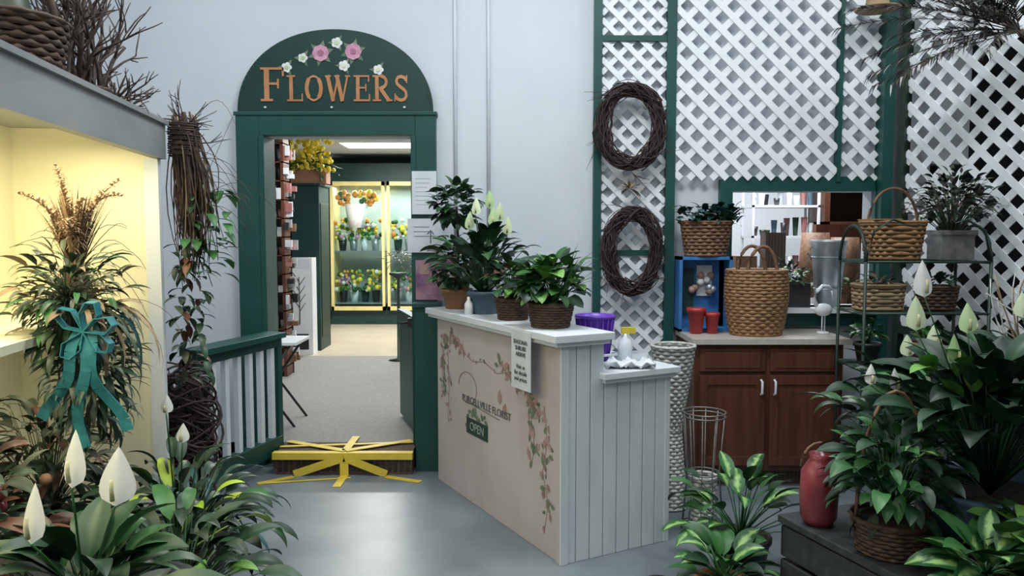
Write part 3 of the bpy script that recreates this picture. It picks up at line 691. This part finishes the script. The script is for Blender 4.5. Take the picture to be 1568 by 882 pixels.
# pampas
def plume(b,base,az,e,L,dr,w,mat):
    p=V(base); n=26; P=[p]
    for j in range(n):
        t=j/n; ee=e-dr*t*t; d=V((math.cos(az)*math.cos(ee),math.sin(az)*math.cos(ee),math.sin(ee))); p=p+d*L/n; P.append(p)
        if t>.25:
            for s in range(9): leaf(b,p,U(0,6.28),U(.1,1.1),w*(1.15-t)*1.4,.009,mat,1.3,3,.2,'grass',lo=True)
    tube(b,P,.004,.001,STRAW,4)
b=B(); lathe(b,(0,0,0),[(.06,0),(.075,.08),(.05,.16),(.045,.2),(.05,.21)],WK2,20)
for k in range(120): 
    az=U(0,6.28); leaf(b,(0,0,.10),az,U(1.38,1.54),U(.3,.46),U(.012,.028),R.choice([STRAW,TWIG,WK1,PLUME]),U(.1,.6),7,.3,'grass')
for az,e,L,dr in((.2,1.45,.44,.9),(-.9,1.45,.42,1.6),(2.5,1.5,.45,.6),(-2.0,1.4,.42,1.3),(-.3,1.5,.46,1.8),(-1.5,1.45,.46,.5),(-1.2,1.3,.40,2.2)): plume(b,(0,0,.16),az,e,L,dr,.075,PLUME)
for k in range(26): az=U(0,6.28); tube(b,arc((0,0,.2),(U(-.2,.24),U(-.2,.15),U(.0,.45)),(U(-.03,.05),0,.08),6),.0022,.001,TWIG,3)
b.fin('pampas_grass_arrangement',UW(-.17,-.50,SH+.001))
b=B(); pot(b,0,.10,.06,.08,BLGL)
bush(b,(0.03,-.02,.10),(.17,.2,.22),360,.09,.022,L_DUST,'lance',1.4,(0,0,.1),-1,mats=[L_DUST,L_DUST,L_DK,L_MD,L_DK,L_DUST,STRAW])
bush(b,(0.10,-.02,-.14),(.10,.17,.26),320,.11,.02,L_DUST,'lance',1.6,None,-1,mats=[L_DUST,L_DUST,L_TEAL,L_DK,L_DK])
for k in range(22): leaf(b,(.10,U(-.1,.06),.08),U(-1,1),U(-.4,.4),U(.2,.42),.018,R.choice([L_TEAL,STRAW,L_DUST]),2.0,7,.2,'lance')
RC=V((.17,-.20,.02))
for a in(2.4,-.6,1.2,-2.2,.3):
    P=[RC+V((math.cos(a)*.09*s-math.sin(a)*w,-.01*s,math.sin(a)*.09*s+math.cos(a)*w)) for s,w in((0,0),(.6,.03),(1.1,.02),(1.2,-.01),(.8,-.03),(0,0))]
    for i in range(5): beam(b,P[i],P[i+1],.035,.003,RIB,up=(-math.sin(a),0,math.cos(a)))
for dx,L in((-.10,.30),(-.02,.40),(.07,.34)):
    P=[RC+V((dx*t*1.5+.02*math.sin(t*7+dx*20),-.02*math.sin(t*5),-L*t)) for t in [i/9 for i in range(10)]]
    for i in range(9): beam(b,P[i],P[i+1],.003,.038,RIB,up=(1,0,0))
b.fin('ribboned_dried_arrangement',UW(-.09,-.80,SH+.001))
b=B(); wicker(b,(0,0,0),0,.12,.09,.12,WK3,9,14); tube(b,[(.11*math.cos(t),0,.1+.2*math.sin(t)) for t in [pi*i/12 for i in range(13)]],.007,.007,WK3,6)
b.fin('handled_basket',UW(-.42,-1.14,1.571))
b=B(); lathe(b,(0,0,0),[(.05,0),(.07,.1),(.04,.18),(.045,.2)],TERRA,16); b.fin('terracotta_vase',UW(-.46,-.7,SH+.001))
b=B(); wicker(b,(0,0,0),0,.14,.09,.11,WK2,9,12); b.fin('dark_wicker_basket',UW(-.35,-1.25,SH+.001))
b=B(); lathe(b,(0,0,0),[(.05,0),(.05,.18),(.052,.19)],CLEARW,16); b.fin('white_candle',UW(-.48,-.95,SH+.001))
b=B(); pot(b,0,.16,.09,.12,TERRA)
bush(b,(0,0,.36),(.22,.25,.28),240,.12,.03,L_DUST,'lance',1.2,(0,0,.15),-.4,mats=[L_DUST,L_RED,L_DK,L_DK])
b.fin('dried_floral_arrangement',UW(-.26,-.6,.301))
b=B(); pot(b,0,.16,.09,.12,TERRA)
bush(b,(0,0,.34),(.24,.25,.25),240,.12,.04,L_DUST,'lance',1.2,(0,0,.15),-.4,mats=[L_RED,L_DK,L_DK,L_DUST])
for k in range(12): blob(b,(U(-.05,.22),U(-.2,.2),.42+U(-.1,.15)),.02,R.choice([REDG,TERRA,P_PK]))
b.fin('dried_floral_arrangement',UW(-.25,-1.25,.301))
# hanging bunch at corner
b=B()
for k in range(170):
    az=U(0,6.28); a=U(0,.10); p=V((U(-.05,.05),U(-.03,.03),U(-.1,.06))); L=U(.3,.62)
    q=p+V((math.cos(az)*a+.04,math.sin(az)*a,-L)); tube(b,arc(p+V((0,0,.05)),q,(U(-.04,.06),U(-.04,.04),0),5),.004,.002,R.choice([TWIGR,TWIG,TWIG,WK2,STRAW]),3)
for k in range(45):
    P=[V((.06*math.cos(k+i*.5)*(1+.2*math.sin(i)),.05*math.sin(k+i*.5),.06-.0035*k)) for i in range(9)]
    tube(b,P,.005,.004,TWIG,4)
for k in range(22): twig(b,(U(-.04,.04),U(-.04,.04),U(-.05,.08)),(U(-.4,1),U(-.5,.5),U(-.3,1)),U(.06,.13),.004,1,TWIG)
for k in range(14):
    P=arc((0,0,U(-.4,0)),(U(.2,.44),U(-.1,.1),U(-.7,.2)),(U(0,.1),0,U(.05,.15)),9); tube(b,P,.0018,.001,TWIG,3)
for k in range(44): leaf(b,(U(.0,.2),U(-.06,.06),U(-.65,-.25)),U(-1.6,1.6),U(-.4,.5),.10,.045,L_MD,1.0,5,.2,'lance')
for k in range(110): leaf(b,(U(-.06,.08),U(-.06,.06),U(-1.15,-.5)),U(0,6.28),U(-.8,.3),.09,.035,R.choice([L_DK,L_RED,L_DK,L_DUST]),1.0,4,.2,'lance')
b.fin('hanging_twig_and_ivy_bunch',(-1.53,3.69,2.0))
# grapevine bundle
b=B()
for k in range(130):
    r=U(.06,.16); c=V((U(-.03,.03),U(-.03,.03),U(.25,.82))); tl=U(-.5,.5); a0=U(0,6.28)
    tube(b,[c+V((r*math.cos(t),r*math.sin(t)*.8,r*.7*math.sin(t+a0)+tl*.05)) for t in [a0+i*5.5/18 for i in range(19)]],.007,.004,TWIGR,4)
for k in range(70): tube(b,arc((U(-.09,.09),U(-.09,.09),0),(U(-.12,.12),U(-.11,.11),U(.6,.85)),(U(-.05,.05),U(-.05,.05),0),5),.007,.003,TWIGR,4)
b.fin('grapevine_bundle',(-1.68,3.96,0))
# left foreground plants on low bench
b=B(); box(b,-.18,.32,-.45,.45,.31,.34,CHAR)
for x in(-.17,.25):
    for y in(-.43,.37): box(b,x,x+.06,y,y+.06,0,.31,CHAR)
b.fin('low_wooden_bench',(-1.16,2.1,0),UA)
def plant_lily(name,loc,zr,n,L,W,stem,mat,sp,spm,spl,potm=TERRA,pr=.11,mats=None,el=(.5,1.4),wf=None):
    b=B(); pot(b,0,zr,pr*.75,pr,potm); lily(b,(0,0,zr-.02),n,L,W,stem,mat,el,mats=mats)
    for i,q in enumerate(sp): spathe(b,(0,0,zr),V(q)-V(loc),spl,spm,U(1.45,1.7),spl*(wf[i] if wf else .68))
    return b.fin(name,loc)
plant_lily('potted_peace_lily',(-1.19,2.12,.341),.15,50,.21,.085,.19,L_DK,[(-1.13,1.97,.895),(-1.01,1.95,.855),(-1.19,1.89,.78)],SPW,.15,mats=[L_DK,L_DK,L_MD],wf=[.46,.66,.42])
plant_lily('potted_peace_lily',(-1.02,1.86,.341),.10,44,.23,.10,.15,L_DK,[],SPW,.14,pr=.09,mats=[L_DK,L_DK,L_MD],el=(.4,1.2))
plant_lily('potted_peace_lily',(-1.30,2.98,.0),.3,90,.17,.055,.34,L_DK,[(-1.32,2.95,.86),(-1.24,2.9,.76)],SPW,.075,BLK,.13,mats=[L_DK,L_DK,L_DK,L_DK,L_MD,L_DK,L_DK,L_DK,L_LIME],el=(.3,1.4))
plant_lily('leafy_floor_plant',(-1.12,2.58,.0),.3,90,.17,.055,.28,L_DK,[],SPW,.07,BLK,.12,mats=[L_DK,L_DK,L_DK,L_DK,L_MD,L_DK,L_DK,L_BR],el=(.2,1.3))
plant_lily('leafy_floor_plant',(-1.38,3.42,.0),.22,60,.22,.03,.22,L_DK,[],SPW,.07,BLK,.11,mats=[L_DK,L_DK,L_TEAL],el=(.2,1.2))
# ---------------------------------------------------------------- right foreground
TA=math.radians(19.6); TR=Matrix.Rotation(TA,3,'Z'); TO=V((1.04,3.0,0))
def TW(x,y,z): return tuple(TR@V((x,y,z))+TO)
b=B(); box(b,0,1.5,-1.3,0,.42,.45,CHAR)
for i in range(3): box(b,.01,.03,-1.28,-.01,.02+i*.135,.14+i*.135,CHAR); box(b,.01,1.48,-1.295,-1.28,.02+i*.135,.14+i*.135,CHAR); box(b,.01,1.48,-.03,-.01,.02+i*.135,.14+i*.135,CHAR)
for x in(.03,1.42):
    for y in(-1.27,-.09): box(b,x,x+.06,y,y+.06,0,.42,CHAR)
b.fin('dark_slatted_table',tuple(TO),TA,bevel=.004)
T=.451
b=B(); lathe(b,(0,0,0),[(.05,0),(.066,.03),(.070,.12),(.066,.2),(.045,.235),(.035,.25),(.04,.27),(.034,.27),(.03,.25)],REDG,28)
tube(b,[(.036*0+.07*math.cos(t)-.0,0,.22+.09*math.sin(t)) for t in [pi*i/10 for i in range(11)]],.005,.005,WK1,5)
b.fin('red_ceramic_vase',(1.16,2.90,T))
b=B(); wicker(b,(0,0,0),0,.12,.11,.13,WK2,8,16); disc(b,(0,0,0),.12,.10,SOIL)
tube(b,[(.125*math.cos(t),0,.10+.46*math.sin(t)) for t in [pi*i/16 for i in range(17)]],.006,.006,WK1,6)
bush(b,(0,0,.27),(.21,.19,.18),170,.10,.042,L_MD,'lance',1.0,(0,0,.12),-.4,mats=[L_MD,L_DK,L_DK])
lily(b,(0,0,.11),26,.14,.055,.26,L_MD,(.6,1.4),mats=[L_MD,L_VAR,L_DK])
b.fin('plant_in_handled_basket',(1.31,2.64,T))
b=B(); lathe(b,(0,0,0),[(.12,0),(.20,.06),(.25,.15),(.262,.2),(.272,.215),(.26,.225),(.24,.2),(.2,.13)],BLGL,36); disc(b,(0,0,0),.235,.18,SOIL)
lily(b,(0,0,.18),150,.23,.085,.40,L_DK,(.75,1.5),(.9,1.7),mats=[L_DK,L_DK,L_DK,L_DK,L_MD])
loc=V((1.68,2.70,T))
for q,l,m in(((1.36,2.62,1.22),.12,SPG),((1.40,2.65,1.33),.13,SPW),((1.50,2.62,1.10),.11,SPG),((1.64,2.5,.98),.11,SPW),((1.58,2.7,1.20),.11,SPG),((1.25,2.7,1.02),.075,SPW),((1.34,2.7,1.0),.08,SPW)): spathe(b,(0,0,.18),V(q)-loc,l,m)
for k in range(9): leaf(b,(U(-.25,.1),U(-.1,0),U(.5,.66)),U(2.5,5.5),U(.4,1.2),.17,.06,L_BR,.9,6)
b.fin('peace_lily_in_bowl',tuple(loc))
b=B(); pot(b,0,.2,.1,.13,BLK)
lily(b,(0,0,.18),40,.16,.07,.27,L_VAR,(.3,1.35),(.6,1.5),mats=[L_VAR,L_MD,L_VAR,L_DK]); b.fin('potted_dieffenbachia',(1.02,3.42,0))
b=B(); pot(b,0,.14,.09,.11,TERRA)
lily(b,(0,0,.12),36,.15,.065,.15,L_VAR,(.1,1.3),(.6,1.5),mats=[L_VAR,L_MD,L_VAR,L_DK]); b.fin('potted_dieffenbachia',(.86,3.10,0))
b=B(); pot(b,0,.08,.07,.09,TERRA)
lily(b,(0,0,.07),34,.16,.075,.08,L_VAR,(.0,1.2),(.5,1.3),mats=[L_VAR,L_VAR,L_MD]); b.fin('potted_dieffenbachia',(1.42,2.28,T))
b=B(); pot(b,0,.09,.07,.09,BLK)
bush(b,(0,0,.13),(.16,.15,.1),70,.10,.08,L_MD,'heart',1.1,(0,0,.08),-.2,mats=[L_MD,L_DK,L_BR]); b.fin('potted_pothos',(1.62,2.34,T))
# iron plant stand
b=B(); X0,X1,Y0,Y1=0,.68,0,.34
for y in(Y0,Y1):
    for x in(X0,X1): tube(b,[(x,y,0),(x,y,1.39)],.009,.009,IRON,6)
for x in(X0,X1): tube(b,[(x,Y0+.17-.17*math.cos(t),1.39+.2*math.sin(t)) for t in [pi*i/12 for i in range(13)]],.009,.009,IRON,6)
tube(b,[(X0,0,1.39),(X0+.04,0,1.56),(X0+.14,0,1.62),(X0+.2,0,1.6)],.007,.006,IRON,6); tube(b,[(X1,0,1.39),(X1-.04,0,1.56),(X1-.14,0,1.62),(X1-.2,0,1.6)],.007,.006,IRON,6)
for z in(.4,.8,1.107,1.39):
    for y in(Y0,Y1): tube(b,[(X0,y,z),(X1,y,z)],.008,.008,IRON,6)
    for k in range(9): tube(b,[(X0,Y0+Y1*k/8,z),(X1,Y0+Y1*k/8,z)],.004,.004,IRON,4)
    for x in(X0,X1,.34): tube(b,[(x,Y0,z-.006),(x,Y1,z-.006)],.006,.006,IRON,6)
b.fin('iron_plant_stand',(1.92,4.25,0))
SZ=.008
b=B(); wicker(b,(0,0,0),0,.21,.13,.16,WK3,9,14,sy=.75,sq=.55)
tube(b,[(.14*math.cos(t),0,.19+.21*math.sin(t)) for t in [pi*i/14 for i in range(15)]],.008,.008,WK1,6); box(b,-.15,.0,-.115,.11,.22,.228,WK3)
b.fin('picnic_basket',(2.14,4.42,1.39+SZ))
b=B(); box(b,-.09,.09,-.08,.08,0,.16,WIRE); box(b,-.1,.1,-.09,.09,.14,.165,WIRE)
bush(b,(0,0,.29),(.24,.16,.22),340,.06,.022,L_DUST,'lance',1.0,(0,0,.1),-.2,mats=[L_DUST,L_DK,TWIGR,L_DK,TWIGR])
b.fin('dried_flower_planter',(2.47,4.42,1.39+SZ))
b=B(); wicker(b,(0,0,0),0,.14,.12,.13,STRAW,7,12,sy=.7,sq=.5); bush(b,(0,0,.14),(.1,.07,.06),60,.05,.02,STRAW,'lance',mats=[STRAW,L_DUST]); b.fin('woven_planter',(2.07,4.42,1.107+SZ))
b=B(); wicker(b,(0,0,0),0,.13,.10,.12,WK2,7,12,sy=.7); bush(b,(0,0,.15),(.1,.07,.05),60,.05,.03,L_DK,'lance'); b.fin('dark_woven_basket',(2.40,4.42,1.107+SZ))
b=B(); pot(b,0,.12,.05,.07,BLK); bush(b,(0,0,.17),(.08,.08,.07),60,.06,.03,L_MD,'lance',1.0,(0,0,.1)); b.fin('small_potted_plant',(2.02,4.42,.8+SZ))
b=B(); pot(b,0,.12,.06,.08,TERRA); lily(b,(0,0,.1),24,.09,.04,.08,L_MD,mats=[L_MD,L_BR]); b.fin('small_potted_plant',(2.35,4.42,.8+SZ))
plant_lily('potted_peace_lily',(1.88,3.62,.0),.5,80,.21,.07,.38,L_DK,[(1.76,3.45,1.0),(1.85,3.4,1.05),(2.05,3.45,1.1)],SPG,.10,BLK,.13,mats=[L_DK,L_DK,L_MD,L_DK])
plant_lily('potted_peace_lily',(2.28,3.30,.0),.6,90,.22,.07,.42,L_DK,[(2.1,3.2,1.2),(2.2,3.2,1.3)],SPG,.11,BLK,.13,mats=[L_DK,L_DK,L_DK,L_MD])
b=B(); lathe(b,(0,0,0),[(.09,0),(.11,.5),(.07,.62)],WK2,18)
for k in range(50): tube(b,arc((0,0,.6),(U(-.3,.1),U(-.1,.1),U(.9,1.40)),(U(-.1,.1),0,.1),6),.005,.003,R.choice([STRAW,WK4]),4)
b.fin('dried_reed_vase',(2.66,3.85,0))
# feather grass
b=B()
def feather(az,e,L,dr):
    p=V((0,0,0)); n=int(L/.018)
    P=[p]
    for j in range(n):
        ee=e-dr*j/n; d=V((math.cos(az)*math.cos(ee),math.sin(az)*math.cos(ee),math.sin(ee))); p=p+d*.018; P.append(p)
        if j>n*.12:
            for s in(-1,1): leaf(b,p,az+s*.7,ee+U(-.4,.4),.12*(1-.4*j/n),.011,R.choice([TWIGR,TWIGR,TWIG,L_DUST,GREYI]),.7,3,.2,'grass',lo=True)
    tube(b,P,.004,.001,TWIG,3)
for k in range(24): feather(U(2.5,4.0),U(-.15,.7),U(.5,.95),U(.1,.8))
tube(b,[(0,0,0),(.06,0.02,-.02),(.12,.04,-.05)],.02,.012,TWIG,6)
b.fin('hanging_feather_bunch',(2.72,4.28,2.62))
# ---------------------------------------------------------------- lights
def fixture(name,x,y,z,sx,sy,pw,col):
    b=B(); box(b,-sx/2-.04,sx/2+.04,-sy/2-.04,sy/2+.04,0,.06,WHITE); box(b,-sx/2,sx/2,-sy/2,sy/2,-.004,.0,PANL)
    o=b.fin(name,(x,y,z-.06)); area(name+'_lamp',(0,0,-.02),(0,0,0),sx,sy,pw,col,o)
COOL=(.90,.96,1.0)
for x,y,p in((-1.2,1.2,22),(1.6,1.2,22),(.2,3.3,66),(2.5,3.5,24),(-1.9,3.6,16),(0,-1.2,22)): fixture('ceiling_light',x,y,4.2,1.2,.6,p,COOL)
for x,y,p in((-1.2,7.2,50),(-1.6,10.4,105)): fixture('ceiling_light',x,y,2.75,1.2,.6,p,(.98,.98,.95))
fixture('ceiling_light',2.2,6.9,2.9,1.2,.6,75,(.97,.98,1))
area('cooler_lamp',(-1.9,12.2,2.24),(0,0,0),1.8,.2,24,(1,.98,.92))
w=bpy.data.worlds.new('world'); bpy.context.scene.world=w; w.use_nodes=True; w.node_tree.nodes['Background'].inputs[0].default_value=(.7,.8,1,1); w.node_tree.nodes['Background'].inputs[1].default_value=.3
# ---------------------------------------------------------------- camera
cam=bpy.data.cameras.new('camera'); co=bpy.data.objects.new('camera',cam); bpy.context.scene.collection.objects.link(co)
co.location=(0,0,1.55); co.rotation_euler=(math.radians(90-4.05),0,0); cam.lens=27.55; cam.sensor_width=36; cam.clip_start=.05
sc=bpy.context.scene; sc.camera=co
sc.view_settings.view_transform='Standard'; sc.view_settings.exposure=0
